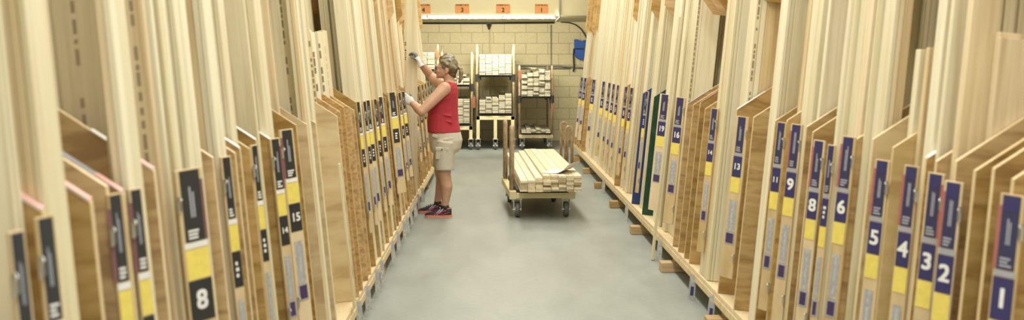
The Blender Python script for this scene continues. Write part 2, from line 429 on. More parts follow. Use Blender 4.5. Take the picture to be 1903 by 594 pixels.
# --- dividers and stock, measured along the front from the photograph
DIV = {1: [(1886,331),(1848,328),(1812,340),(1778,307),(1742,298),(1720,319),(1660,289),(1623,268),(1585,267),(1511,257),(1500,234),(1464,223),(1442,223),
           (1402,212),(1370,204),(1312,194),(1302,190),(1290,187),(1279,184),(1217,173),(1196,168),(1161,158),(1094,144)],
       -1: [(78,392),(165,358),(197,354),(225,341),(285,317),(393,280),(443,257),(434,267),(474,250),(461,257),(500,240),(550,235),(568,218),(584,209),(624,198)]}
BLK = {1: [ # near edge px / far edge px of what stands out front, at eye height: (far, near, end of its side face, u0, opts)
    (1835,1852,1915,.10,dict(top=1.50,split=2)), (1822,1833,1840,.06,dict(top=1.50)), (1807,1813,1825,.03,{}), (1783,1802,1808,.03,{}), (1731,1761,1783,.02,dict(split=2)),
    (1696,1718,1731,.06,dict(top=1.455,split=1)), (1657,1672,1700,.25,dict(split=4)), (1628,1653,1664,.05,dict(split=2)), (1587,1620,1627,.03,dict(split=2)),
    (1564,1580,1587,.0,{}), (1524,1529,1563,.06,{}), (1489,1519,1524,.06,dict(split=2)), (1436,1449,1487,.004,dict(split=1)),
    (1382,1395,1436,.06,dict(m=None,split=1,stamp=True)), (1340,1356,1380,.004,dict(split=3)), (1275,1286,1318,.08,dict(split=2,stamp=True)),
    (1261,1269,1274,.05,{}), (1243,1257,1260,.05,dict(split=1)), (1216,1225,1241,.05,dict(split=1)), (1199,1204,1215,.06,dict(split=1)), (1181,1188,1198,.05,{}),
    (1165,1178,1181,.06,{}), (1150,1164,1166,.06,{}), (1136,1149,1151,.05,{}), (1114,1135,1137,.06,dict(split=6)), (1098,1113,1115,.06,dict(split=6)), (1085,1096,1098,.02,dict(split=8))],
  -1: [(30,2,-60,.03,dict(split=3)), (101,54,28,.0,dict(split=1)), (214,205,103,.12,dict(m='grey',split=2,stamp=True)), (249,217,205,.0,dict(split=2)),
    (284,278,252,.04,dict(stamp=True)), (298,293,287,.03,{}), (326,307,300,.02,dict(split=2)), (358,337,330,.02,dict(split=2)), (364,361,358,.03,{}),
    (409,394,368,.0,dict(split=1)), (430,419,411,.03,dict(split=1)), (452,446,431,.07,{}), (476,465,453,.02,dict(split=1)), (497,483,477,.01,dict(split=2)),
    (517,514,499,.08,dict(stamp=False)), (536,533,518,.08,{}), (553,548,538,.06,dict(stamp=True)), (579,557,554,.004,dict(split=2)),
    (617,581,579,.11,dict(top=1.60,split=3,stamp=True)), (653,621,618,.16,dict(split=3)), (665,655,654,.012,{}), (693,667,665,.012,dict(split=3)),
    (705,697,694,.012,{}), (721,713,706,.012,dict(m='warm')), (731,725,722,.012,dict(m='warm')), (745,734,731,.06,dict(split=2)), (755,747,745,.07,dict(m='warm',split=3)),
    (775,757,755,.10,dict(split=5)), (784,776,775,.05,dict(split=5)), (792,785,784,.03,dict(split=5))]}
TAPES_AND_GLINT = {(1,1720): (WHITE,), (1,1370): (WHITE,), (1,1279): (GREYP,), (1,1302): (RED,), (-1,78): (WHITE,PINK), (-1,165): (WHITE,PINK), (-1,225): (GREYP,PINK), (-1,285): (WHITE,PINK),  # first entry: highlight on a curl of clear plastic, painted white
         (-1,443): (WHITE,), (-1,474): (WHITE,), (-1,500): (WHITE,)}
MATS = {(1,1217): (GREENPAINT,'green painted divider'), (1,1196): (BLUEPAINT,'blue painted divider'), (-1,568): (PLY_PALE,None), (-1,584): (PLY_PALE,None), (-1,624): (PLY_PALE,None), (1,1660): (PLY_PALE,None), (1,1623): (PLY_PALE,None)}
HELD_Y = 10.53
RAW = [along(-1, px, py) for px, py in ((628,190), (636,188), (648,184))]
DY = {1: [], -1: []}; OCC = {1: [], -1: []}
for sg, r in ((1, RR), (-1, RL)):
    ds = sorted((along(sg, px, py), px) for px, py in DIV[sg])
    out = []
    for y, px in ds:
        if out and y < out[-1][0]+.035: y = out[-1][0]+.035
        out.append((y, px))
    y = out[-1][0]+.30
    while y < r.y1-.05:
        out.append((y, None)); y += random.uniform(.2, .42)
    if sg < 0: out += [(yy, None) for yy in RAW]
    out.append((r.y1-.02, None)); out.insert(0, (r.y0+.002, None))
    clean = []; out.sort(key=lambda q: q[0])
    for y, px in out:
        if clean and y < clean[-1][0]+.03: continue
        clean.append((y, px))
    DY[sg] = [y for y, _ in clean]+([HELD_Y-.010] if sg < 0 else [])
    if sg < 0: clean = [q for q in clean if abs(q[0]-HELD_Y) > .035]; DY[sg] = sorted([y for y, _ in clean]+[HELD_Y-.010])
    for y, px in clean:
        m, lb = MATS.get((sg, px), (PLY, None))
        if sg < 0 and y in RAW: continue
        divider(r, y, m, wt=1.09+random.uniform(-.02, .02), tape=TAPES_AND_GLINT.get((sg, px)), label=lb)
    last = -9
    for k, (y, px) in enumerate(clean):
        if y-last > (.16 if sg > 0 else .45) and y < r.y1-.02 and (sg > 0 or y > 7.2 or 4.4 < y < 5):
            upper(r, y, 1.77+random.uniform(-.02, .02), random.uniform(-.012, .02)); last = y
    # stock, carved where a divider passes
    for a, bb, c, u0, opt in BLK[sg]:
        opt = dict(opt); mm = {'grey': PINE_GREY, 'warm': PINE_WARM, None: None}[opt.pop('m', None)]
        yn = along(sg, bb, HY, u0); yf = along(sg, a, HY, u0)
        yn = max(yn, r.y0+.03); yf = min(yf, r.y1-.03)
        dep = max(.05, min(.45, abs(c-bb)*yn/F+.05))
        segs = [(yn, yf)]
        for p0, q0, ua, ub in OCC[sg]:
            if u0 > ub or u0+max(dep, .10)+.03 < ua: continue
            nx = []
            for p, q in segs:
                if q0+.002 <= p or p0-.002 >= q: nx.append((p, q)); continue
                if p0-.002-p > .014: nx.append((p, p0-.002))
                if q-q0-.002 > .014: nx.append((q0+.002, q))
            segs = nx
        OCC[sg].extend((p, q, u0, u0+max(dep, .10)+.03) for p, q in segs)
        for y in DY[sg]:
            nx = []
            for p, q in segs:
                th = .031 if (sg < 0 and y in RAW) else .021
                if y+th-.001 <= p or y-.002 >= q: nx.append((p, q)); continue
                if y-.003-p > .014: nx.append((p, y-.003))
                if q-(y+th) > .014: nx.append((y+th, q))
            segs = nx
        sp = opt.pop('split', None); tot = sum(q-p for p, q in segs) or 1
        for p, q in segs:
            stock_block(r, p, q, u0, dep, m=mm, split=None if sp is None else max(1, round(sp*(q-p)/tot)), **opt)

    # what stands deeper in the bays, seen between the front boards
    edges = sorted([(y, y+(.031 if (sg < 0 and y in RAW) else .021)) for y in DY[sg]])
    free = []; y = r.y0+.03
    for p, q in edges:
        if p > y: free.append((y, p-.003))
        y = max(y, q)
    for p, q in free:
        ub = .30+random.uniform(-.06, .05)
        segs = [(p, q)]
        for p0, q0, ua, uc in OCC[sg]:
            if ub > uc+.005: continue
            nx = []
            for a, c in segs:
                if q0+.002 <= a or p0-.002 >= c: nx.append((a, c)); continue
                if p0-.002-a > .02: nx.append((a, p0-.002))
                if c-q0-.002 > .02: nx.append((q0+.002, c))
            segs = nx
        for a, c in segs:
            stock_block(r, a, c, ub, .2, layers=1)
# flaps: near to far
for a in [(1864,1908,365,'1',dict(red=-1,alpha=42)), (1760,1793,340,'2',dict(red=-1)), (1728,1758,324,'3',dict(red=1)), (1684,1711,310,'4',dict(red=-1)), (1630,1656,299,'5',dict(red=-1)),
          (1565,1592,255,'6',dict(red=-1)), (1541,1554,270,None,dict(narrow=True)), (1514,1535,262,'8',dict(red=-1)), (1470,1493,232,'9',dict(red=-1)), (1444,1463,228,'11',{}),
          (1368,1393,218,'13',dict(cardw=.06)), (1322,1336,202,'14',dict(cardw=.06,tagged=True)), (1255,1275,182,'16',dict(cardw=.075)), (1226,1247,176,'19',dict(red=1,alpha=38)),
          (1199,1206,170,None,{}), (1171,1178,163,None,{}), (1161,1168,161,None,{}), (1146,1152,158,None,{}), (1138,1144,156,None,{}), (1130,1136,154,None,{}), (1119,1126,151,None,{}), (1100,1109,141,None,{}), (1085,1092,140,None,{}), (1079,1085,141,None,{})]:
    flap(RR, a[0], a[1], a[2], a[3], 'blue', seed=a[0], **a[4])
for a in [(44,12,432,None,{}), (100,62,405,None,{}), (226,196,362,None,dict(red=-1)), (262,236,352,None,dict(red=-1)), (374,322,318,'8',dict(red=1)), (428,408,292,None,{}), (478,464,270,None,{}),
          (519,500,258,'14',dict(red=1)), (545,518,242,'15',dict(red=-1)), (668,660,180,None,{}), (688,679,186,None,{}), (678,673,188,None,{}), (698,693,184,None,{}), (711,702,180,None,dict(red=-1)), (742,739,172,None,{}), (770,767,163,None,{}), (737,719,172,None,dict(red=1,cardw=.07)),
          (752,745,170,None,{}), (779,775,160,None,{}), (785,782,157,None,{}), (791,788,155,None,{}), (796,793,152,None,{}), (801,798,150,None,{})]:
    flap(RL, a[0], a[1], a[2], a[3], 'black', seed=a[0], **a[4])

# the 300 boards that show largest from the aisle stay single; the slivers deeper in each rack are one mass
def thin_out():
    from collections import Counter
    bpy.context.view_layer.update(); dg = bpy.context.evaluated_depsgraph_get(); hits = Counter()
    for i in range(0, 1903, 4):
        for j in range(0, 594, 7):
            d = Vector(((i-CX)/F, 1, -(j-HY)/F)).normalized()
            ok, _, _, _, o, _ = S.ray_cast(dg, Vector((0,0,CAMZ)), d)
            if ok: hits[o.name] += 1
    boards = sorted(STOCK, key=lambda s: -hits[s[3].name])
    keep, rest = boards[:294], boards[294:]
    mass = bmesh.new(); mats = []
    for s in rest:
        o = s[3]; me = o.data.copy(); me.transform(o.matrix_world)
        m = me.materials[0]
        if m not in mats: mats.append(m)
        for p in me.polygons: p.material_index = mats.index(m)
        if hits[o.name] or s[2] == 0: mass.from_mesh(me)
        bpy.data.meshes.remove(me)
        for c in list(o.children): bpy.data.objects.remove(c)
        bpy.data.objects.remove(o)
    me = bpy.data.meshes.new('deeper_boards'); mass.to_mesh(me); mass.free()
    for m in mats: me.materials.append(m)
    o = bpy.data.objects.new('deeper_boards', me); COL.objects.link(o); o['kind'] = 'stuff'
    tag(o, 'mass of upright boards standing deeper in both racks, only slivers showing', 'boards')
    STOCK[:] = keep
thin_out()

# ------------------------------------------------------------------ labels of the standing boards
WORDS = {'1':'one','2':'two','3':'three','4':'four','5':'five','6':'six','8':'eight','9':'nine','11':'eleven','13':'thirteen','14':'fourteen','15':'fifteen','16':'sixteen','19':'nineteen'}
def label_stock(r, colour):
    marks = sorted(r.marks)                       # (y, phrase)
    count = {}
    for (_, y, lay, o, k) in sorted([s for s in STOCK if s[0] is r], key=lambda s: (s[1], s[2])):
        past = [m for m in marks if m[0] <= y+.02]
        ph = 'past '+past[-1][1] if past else 'before '+marks[0][1]
        look = ('short ' if k['short'] else '')+('stamped ' if k['stamp'] else '')+('honey-coloured' if k['warm'] else 'greyish' if k['grey'] else 'pale')
        shape = 'narrow' if k['thin'] else 'wide'
        row = ('front', 'middle', 'back')[min(lay, 2)] if not k['thin'] else ''
        key = (ph, look, shape, row); count[key] = count.get(key, 0)+1
        ln = f"{nth(count[key])} {look} {shape} {row+'-row ' if row else ''}board {ph}, {colour} rack"
        tag(o, ln, 'board', f'boards standing in the {colour} rack')
RR.marks = [(along(1, px, py), ph) for px, py, ph in [(1908,365,'blue card one'), (1791,340,'blue card two'), (1768,324,'blue card three'), (1711,310,'blue card four'), (1656,299,'blue card five'),
    (1592,255,'blue card six'), (1535,262,'blue card eight'), (1493,232,'blue card nine'), (1463,228,'blue card eleven'), (1393,218,'blue card thirteen'), (1275,182,'blue card sixteen'), (1247,176,'blue card nineteen'),
    (1217,173,'the green divider'), (1196,168,'the blue divider'), (1136,154,'the dense far cards')]]
RL.marks = [(along(-1, px, py), ph) for px, py, ph in [(62,405,'the cropped black card'), (196,362,'the first yellow card'), (322,318,'black card eight'), (500,258,'black card fourteen'), (518,242,'black card fifteen'),
    (624,198,'the big plywood divider'), (660,180,'the slim double panels'), (719,172,"the pink-edged card"), (760,165,"the woman's gloved hand")]]
label_stock(RR, 'blue-card'); label_stock(RL, 'black-card')

# a loose strip on the floor against the blue-card rack
def loose(name, lab, foot_, top_, wx, wy, m, group=None):
    d = Vector(top_)-Vector(foot_); L = d.length; q = d.to_track_quat('Z', 'Y')
    b = MB(); b.box((-wx/2,-wy/2,0), (wx/2,wy/2,L), m, .002)
    o = b.build(name); o.location = foot_; o.rotation_mode = 'QUATERNION'
    ang = math.atan2(d.x, d.z); o.rotation_mode = 'XYZ'; o.rotation_euler = (math.asin(-d.y/L), ang, 0)
    return tag(o, lab, 'board', group)
loose('loose_strip', 'thin pale strip with its foot on the floor, leaning on the blue-card rack', (1.272,7.98,.004), (1.495,8.0,1.95), .018, .05, PINE)
loose('loose_strip', 'short thin strip leaning before the rough brown divider edges, black-card rack', (-.785,5.62,.205), (-.868,5.60,1.02), .012, .03, PINE)
o = loose('held_board', 'wide pale board with handwritten black marks held by the woman', (-.867,HELD_Y,.205), (-.880,HELD_Y,2.95), .135, .02, PINE)
b = MB(); rg = random.Random(3); z = 1.40
for k in range(7):
    hgt = rg.uniform(.012, .024)
    b.box((-.062,-.0112,z), (-.048,-.0098,z+hgt*.45), INK); b.box((-.062+rg.uniform(0,.006),-.0112,z+.002), (-.058+rg.uniform(0,.008),-.0098,z+hgt), INK); z += hgt+.008+(.03 if k == 4 else 0)
b.build('ink_writing', o, 'black handwriting running up the board')

# rough bundles of thin brown strips beside the big plywood divider are the raw edges of three sheets
for k, (px, py, w_) in enumerate([(628,190,1.10), (636,188,1.12), (648,184,1.10)]):
    y = along(-1, px, py)
    b = MB(); b.prism([(0.002,.002),(0.004,w_),(-.12,w_+.10),(-.125,w_+.06),(-.045,w_-.03),(-.05,.002)], y, y+.028, 1, OSB, OSB); b.build('rough_divider', RL.root, 'rough brown divider edge with a hooked top')

# clear tags hanging from the shelf lips
for k, (px, py) in enumerate([(1325,575), (1290,528), (1132,262), (1176,300), (1235,400)]):
    y = along(1, px, py); b = MB(); M = Matrix.Translation((-.010, y, -.06)) @ Matrix.Rotation(R(random.uniform(35,65)), 4, 'Z')
    b.box((-.001,-.022,-.15), (.001,.022,.03), CLEAR, mtx=M); 
    if k < 2: b.box((-.0018,-.019,-.13), (-.001,.019,-.02), GREYP, mtx=M); b.box((-.0024,-.012,-.11), (-.0018,.010,-.05), BLUE, mtx=M)
    b.build('hanging_tag', RR.root)
for k, (px, py) in enumerate([(662,560), (678,528), (694,482), (703,462), (724,432), (735,420), (746,400), (752,392), (760,380), (768,370), (775,360), (782,350)]):
    y = along(-1, px, py); b = MB(); M = Matrix.Translation((.010, y, -.05)) @ Matrix.Rotation(R(random.uniform(-60,-25)), 4, 'Z')
    b.box((-.001,-.022,-.11), (.001,.022,.045), CLEAR, mtx=M); b.box((.001,-.016,-.02), (.0016,.016,.02), GREYP, mtx=M)
    b.build('hanging_tag', RL.root)

# ------------------------------------------------------------------ on the back wall
YF = 17.02
for n, px, wd in (('4', 787, 26), ('3', 859, 26), ('2', 935, 26), ('1', 1006.5, 25)):
    Y = YF-.004; c = at(px, 16.5, Y); b = MB(); w2 = wd/2*Y/F
    b.box((c.x-w2, Y-.002, c.z-.083), (c.x+w2, Y+.003, c.z+.083), ORANGE)
    b.text(n, .105, Matrix.Translation((c.x, Y-.003, c.z-.022)) @ Matrix.Rotation(math.pi/2, 4, 'X'), INK, .02)
    # one row of small capitals too small to read in the photograph
    rg = random.Random(int(n)); x = c.x-w2+.012
    while x < c.x+w2-.018:
        l = rg.uniform(.010, .018); b.box((x, Y-.0035, c.z+.052), (x+.005, Y-.002, c.z+.077), INK); b.box((x, Y-.0035, c.z+(.052 if rg.random() < .5 else .071)), (x+l, Y-.002, c.z+(.058 if rg.random() < .5 else .077)), INK); x += l+.007
    o = b.build('station_sign')
    tag(o, {'4':'orange sign numbered four on the beige wall, cut by the rack', '3':'orange sign numbered three on the upper beige wall', '2':'orange sign numbered two on the upper beige wall', '1':'orange sign numbered one, nearest the vertical conduit'}[n], 'sign', 'orange station signs')

t = thing('fluorescent_light', 'long twin-tube fluorescent light under the beige upper wall', 'light', (-.06,16.93,2.36))
x0, x1 = at(780,30,16.93).x+.06, at(1034,30,16.93).x+.06
b = MB(); b.prism([(-.05,-.005),(.05,-.005),(.04,.03),(-.04,.03)], x0, x1, 0, FIXT); b.build('housing', t)
for y, z in ((-.025,-.012),(.03,-.035)):
    b = MB(); b.cyl(((x0+x1)/2, y, z), .014, x1-x0-.04, 0, TUBE, 10); b.build('tube', t)
for x in (x0+.13, (x0+x1)/2+.25, x1-.02):
    b = MB(); b.box((x-.015,-.045,-.05), (x+.015,.055,.0), FIXT, .003); b.build('socket', t)

def pipe(name, lab, pts, r, m, cat='pipe'):
    b = MB(); b.tube(pts, r, m, 8); return tag(b.build(name), lab, cat)
Y = YW-.03
pipe('wall_conduit', 'black cable run across the block wall just under the beige overhang', [at(779,43,Y), at(905,43,Y), at(1030,42,Y)], .02, DARK)
pipe('wall_conduit', 'thin conduit dropping down the block wall behind the tall trolley', [at(910,46,Y), at(910,92,Y), at(910,200,Y)], .010, BEIGE)
pipe('wall_conduit', 'thin dark conduit running down the block wall behind the irregular stack', [at(1024,46,Y), at(1024,124,Y), at(1024,200,Y)], .010, CONDUIT)
pipe('wall_conduit', 'grey vertical conduit on the upper beige wall beside sign one', [at(1041,-20,YF-.03), at(1040,27,YF-.03), at(1040,33,YF-.05), at(1034,39,YF-.1)], .016, CONDUIT)
pipe('power_cable', 'black cable looping from the conduit to the blue reel', [at(1042,41,Y), at(1058,42,Y), at(1070,46,Y), at(1080,54,Y), at(1088,66,Y), at(1092,76,Y)], .012, DARK, 'cable')
pipe('wall_pipe', 'upper grey pipe level along the block wall', [at(960,122.5,Y), at(1040,122.5,Y), at(1066,125,Y), at(1100,128,Y)], .018, CONDUIT)
pipe('wall_pipe', 'lower grey pipe level along the block wall', [at(960,127,Y), at(1060,127,Y)], .013, CONDUIT)
b = MB(); c = at(909,46,Y); b.cyl((c.x,c.y,c.z), .05, .05, 1, DARK, 16); b.ball((c.x,c.y-.02,c.z-.04), (.03,.03,.06), DARK); tag(b.build('junction_box'), 'round dark junction box under the beige overhang', 'box')
t = thing('wall_mount_reel', 'blue reel bracket high on the block wall with hanging hose', 'reel', at(1076,92,YW))
b = MB(); b.prism([(-.10,.02),(-.10,.20),(-.03,.20),(-.01,.165),(.06,.16),(.10,.19),(.12,.19),(.12,.02)], -.16, -.001, 1, BLUEMETAL, bevel=.006); b.build('bracket', t)
b = MB(); b.prism([(.125,.0)]+[(.02+.115*math.cos(q), -.07+.13*math.sin(q)) for q in [math.pi*(-.2)-k*math.pi*.9/10 for k in range(11)]]+[(-.10,.0)], -.19, -.03, 1, BLUEMETAL, bevel=.008); b.build('drum_guard', t)
b = MB(); b.tube([(-.10,-.06,.02),(-.115,-.06,-.1),(-.11,-.06,-.25),(-.10,-.06,-.36),(-.12,-.06,-.44)], .016, DARK, 8); b.build('hose', t)
b = MB(); b.tube([(-.16,-.04,-.34),(.14,-.04,-.37)], .016, CONDUIT, 8); b.build('valve_pipe', t)

# ------------------------------------------------------------------ trolleys
SLAT = wood('pine_batten', (.49,.45,.33), (.43,.39,.28), (.32,.28,.19), grain=(50, 1.5, 50), tint=.16)
LUMB = wood('planed_lumber', (.77,.68,.49), (.72,.63,.44), (.62,.52,.33), grain=(45, 1.2, 45), tint=.12)
def caster(parent, x, y, r=.075, zt=.2, m=WHEELC, yaw=0.0):
    b = MB(); b.box((x-.05,y-.05,zt-.012), (x+.05,y+.05,zt), STEEL, .003)
    for s in (-1, 1): b.prism([(y-.045,zt-.012),(y+.045,zt-.012),(y+.018,r-.015),(y-.018,r-.015)], x+s*.036-.003, x+s*.036+.003, 0, STEEL)
    b.cyl((x,y,r), .010, .09, 0, STEEL, 10)
    c = b.build('caster', parent)
    b = MB(); prof = [(-.022,r*.6),(-.022,r*.93),(-.014,r),(.014,r),(.022,r*.93),(.022,r*.6)]; n = 24; rings = []
    for px_, rr in prof: rings.append([(x+px_, y+rr*math.cos(2*math.pi*k/n), r+.001+rr*math.sin(2*math.pi*k/n)) for k in range(n)])
    b.loft(rings, m, caps=True); b.cyl((x,y,r), r*.45, .050, 0, STEEL, 16); b.build('wheel', c)
def hoop(parent, x, y, z0, z1, wd, ax, r=.021, m=RUSTY, name='stake_hoop'):
    pts = []
    for k in range(13):
        q = math.pi*k/12; pts.append((-wd/2*math.cos(q), z1-wd/2+wd/2*math.sin(q)))
    pts = [(-wd/2, z0)]+pts+[(wd/2, z0)]
    b = MB(); b.tube([(x+(p if ax == 0 else 0), y+(p if ax == 1 else 0), z) for p, z in pts], r, m, 10); b.build(name, parent)

CYAW = R(3.2)
t = thing('lumber_trolley', 'low cream platform trolley in the aisle with brown pipe stakes, loaded with boards', 'trolley', (.462,10.74,0), (0,0,CYAW))
b = MB()
for x in (-.33, .27): b.box((x,-.63,.195), (x+.06,.63,.265), CREAM, .004)
for y in (-.63, -.03, .57): b.box((-.27,y,.200), (.27,y+.06,.255), CREAM, .003)
for x in (-.335, .265):
    for y in (-.635, .565): b.box((x,y,.19), (x+.07,y+.07,.275), CREAM, .004)
b.build('deck_frame', t)
b = MB(); b.box((-.262,-.61,.256), (.262,.61,.290), RUBBER, .004); b.build('rubber_top', t)
for x, y in ((-.25,-.55),(.25,-.55),(-.25,.55),(.25,.55)): caster(t, x, y, .078, .196)
for y in (-.44, .55): hoop(t, -.298, y, .265, .91, .075, 1, .024)
t = thing('lumber_trolley', 'second low trolley hidden behind the loaded one, two brown hoops showing', 'trolley', (.70,12.42,0))
b = MB(); b.box((-.26,-.5,.19), (.26,.5,.245), CREAM, .004); b.build('deck_frame', t)
for x, y in ((-.2,-.42),(.2,-.42),(-.2,.42),(.2,.42)): caster(t, x, y, .075, .19)
for y in (-.40, .40): hoop(t, .21, y, .245, .80, .078, 0, .018)

def stack(x0, x1, yfront, z0, rows, cols, th, length, name, where, group, mat, yaw=0.0, skip=lambda r, c: False, stag=.03, jz=0.0, origin=None, cwords=None, zf=None, seed=1):
    """boards lying in rows and columns; every board is a thing"""
    rg = random.Random(seed); wd = (x1-x0)/cols; proto = {}
    top = nth
    for r_ in range(rows):
        for c_ in range(cols):
            if skip(r_, c_): continue
            key = rg.randrange(3)
            if key not in proto:
                b = MB(); k = (.0, .0012, .0025)[key]
                bv, g = (.0012, .0006) if mat is LUMB else (.003, .0018)
                b.box((-wd/2+g+k, 0, .0002), (wd/2-g-k*.3, length, th-g), mat, bv)
                me = b.mesh(name); proto[key] = me
            o = bpy.data.objects.new(name, proto[key]); COL.objects.link(o)
            x = x0+wd*(c_+.5)+rg.uniform(-.0006,.0006); z = z0+r_*th
            y = yfront; sg_ = rg.uniform(-stag, stag)
            o.location = (x, y+sg_, z); o.rotation_euler = (0, 0, yaw)
            if yaw: 
                xm = (x0+x1)/2; o.location = (xm+(x-xm)*math.cos(yaw)-sg_*math.sin(yaw), y+(x-xm)*math.sin(yaw)+sg_*math.cos(yaw), z)
            tag(o, f"{mat is LUMB and 'planed board' or 'planed batten'}, {nth(r_+1)} layer up, {nth(c_+1)} column, {where}", 'board' if mat is LUMB else 'batten', group)
# lumber on the front trolley
def cut(r, c):
    top = (5, 5, 6, 7, 7, 7, 7, 7)[c]
    return r >= top
stack(.572-.3075, .572+.3075, 9.92, .2905, 7, 8, .0232, 3.0, 'planed_board', 'stack on the aisle trolley', 'boards on the aisle trolley', LUMB, R(1.85), cut, .035, seed=4)
# paper on top
b = MB(); n = 10; me = bmesh.new(); 
def sheet(mat, w_, h_, curl):
    b = MB(); i = b.mi(mat); g = []
    for a in range(n+1):
        row = []
        for c in range(n+1):
            u, v = a/n, c/n; z = .002+curl*max(0, u-.45)**2*2.2+.004*math.sin(v*3)*u
            row.append(b.bm.verts.new(((u-.5)*w_-.25*curl*max(0, u-.6), (v-.5)*h_, z)))
        g.append(row)
    for a in range(n):
        for c in range(n): f = b.bm.faces.new((g[a][c], g[a+1][c], g[a+1][c+1], g[a][c+1])); f.smooth = True
    return b
b = sheet(PAPER, .30, .40, .14); o = b.build('paper_sheet'); sm = o.modifiers.new('t', 'SOLIDIFY'); sm.thickness = .0012
o.location = (.70, 10.25, .4545); o.rotation_euler = (0, 0, R(-22)); tag(o, 'curled white paper sheet lying on the boards on the aisle trolley', 'paper')

def rear_trolley(name_label, x0, x1, y0, y1, deck, ztop, shelf=None, frame='cream', post=BRASSY, legs=(0, .5, 1), zc=.2):
    t = thing('stacking_trolley', name_label, 'trolley', ((x0+x1)/2, (y0+y1)/2, 0)); cx, cy = (x0+x1)/2, (y0+y1)/2
    def bx(b, lo, hi, m, bv=.003): b.box((lo[0]-cx, lo[1]-cy, lo[2]), (hi[0]-cx, hi[1]-cy, hi[2]), m, bv)
    b = MB(); bx(b, (x0+.03,y0+.02,deck-.045), (x1-.03,y1,deck), RUBBER); b.build('deck', t)
    if frame == 'cream':
        b = MB(); bx(b, (x0,y0,deck-.12), (x1,y0+.05,deck-.05), CREAM); bx(b, (x0,y1-.05,deck-.12), (x1,y1,deck-.05), CREAM)
        for x in (x0, x1-.05): bx(b, (x,y0+.05,deck-.12), (x+.05,y1-.05,deck-.05), CREAM)
        b.build('deck_frame', t)
        if deck > .3:
            for f in legs:
                for y in (y0, y1-.06):
                    x = x0+f*(x1-x0-.06); b = MB(); bx(b, (x,y,zc-.004), (x+.06,y+.06,deck-.05 if f in (0,1) else deck-.12), CREAM); b.build('leg', t)
                    caster(t, x+.03-cx, y+.03-cy, .068, zc-.004, m=WHEELC)
    else:
        b = MB(); bx(b, (x0,y0,deck-.09), (x1,y0+.05,deck-.03), BRASSY); bx(b, (x0,y1-.05,deck-.09), (x1,y1,deck-.03), BRASSY)
        for x in (x0, x1-.04): bx(b, (x,y0+.05,deck-.09), (x+.04,y1-.05,deck-.03), BRASSY)
        b.build('deck_frame', t)
        for x in (x0+.06, x1-.06):
            for y in (y0+.06, y1-.06): caster(t, x-cx, y-cy, .072, deck-.09, m=WHEELC)
    for x in (x0+.012, x1-.012):
        for y in (y0+.03, y1-.12):
            b = MB(); b.tube([(x-cx,y-cy,deck-.045),(x-cx,y-cy,ztop-.02),(x-cx,y-cy,ztop)], [.021,.021,.012], post, 10); b.build('post', t)
    if shelf:
        b = MB(); bx(b, (x0+.034,y0+.01,shelf-.035), (x1-.034,y1-.05,shelf), RUBBER)
        for x in (x0+.034, x1-.064):
            for y in (y0+.02, y1-.13): bx(b, (x,y,shelf-.12), (x+.03,y+.03,shelf-.035), DARK)
        b.build('shelf', t)
        for x in (x0+.012, x1-.012):
            b = MB(); b.cyl((x-cx, y0+.03-cy, shelf-.05), .033, .13, 2, DARK, 14); b.build('shelf_clamp', t)
    return t
YR = 17.82
rear_trolley('trolley at the far wall behind the raised arm, mostly hidden by the rack', -1.64, -.985, YR, 19.5, .52, 1.885, 1.44)
rear_trolley('trolley at the far wall directly behind the woman', -.935, -.375, YR, 19.5, .475, 1.75, 1.165)
rear_trolley('tall cream-legged trolley at the far wall holding two neat stacks', -.305, .375, YR, 19.5, .655, 1.885, 1.335)
rear_trolley('brown trolley at the far wall with the irregular upper stack', .455, 1.065, YR, 19.5, .30, 1.51, .955, frame='steel', post=RUSTY)
rgS = random.Random(11)
hD = [rgS.choice((0,1,1,2)) for _ in range(6)]
stack(-.255, .325, YR-.03, 1.3355, 13, 5, .0288, 1.6, 'pine_batten', 'upper stack of the tall trolley', 'battens on the rear trolleys', SLAT, seed=5, stag=.012)
stack(-.255, .325, YR-.03, .6555, 12, 5, .0288, 1.6, 'pine_batten', 'lower stack of the tall trolley', 'battens on the rear trolleys', SLAT, skip=lambda r, c: r >= (8, 9, 9, 11, 12)[c], seed=6, stag=.012)
stack(.50, 1.02, YR-.03, .9555, 15, 5, .0325, 1.55, 'pine_batten', 'upper stack of the brown trolley', 'battens on the rear trolleys', SLAT, skip=lambda r, c: r >= (12, 13, 14, 15, 14)[c], seed=7, stag=.04)
stack(.50, 1.02, YR-.03, .3005, 3, 6, .026, 1.5, 'pine_batten', 'bottom deck of the brown trolley', 'battens on the rear trolleys', SLAT, skip=lambda r, c: r >= (2, 3, 2, 3, 2, 2)[c], seed=8, stag=.05)
stack(-.885, -.425, YR-.03, .4755, 14, 4, .031, 1.6, 'pine_batten', 'lower stack behind the woman', 'battens on the rear trolleys', SLAT, skip=lambda r, c: c == 0, seed=9, stag=.012)
stack(-.885, -.425, YR-.03, 1.1655, 5, 4, .030, 1.5, 'pine_batten', 'upper shelf behind the woman', 'battens on the rear trolleys', SLAT, skip=lambda r, c: r >= (3, 4, 5, 4)[c], seed=10, stag=.05)
stack(-1.58, -1.05, YR-.03, 1.4405, 10, 4, .0305, 1.6, 'pine_batten', 'stack behind the raised arm', 'battens on the rear trolleys', SLAT, skip=lambda r, c: c < 1, seed=12, stag=.012)
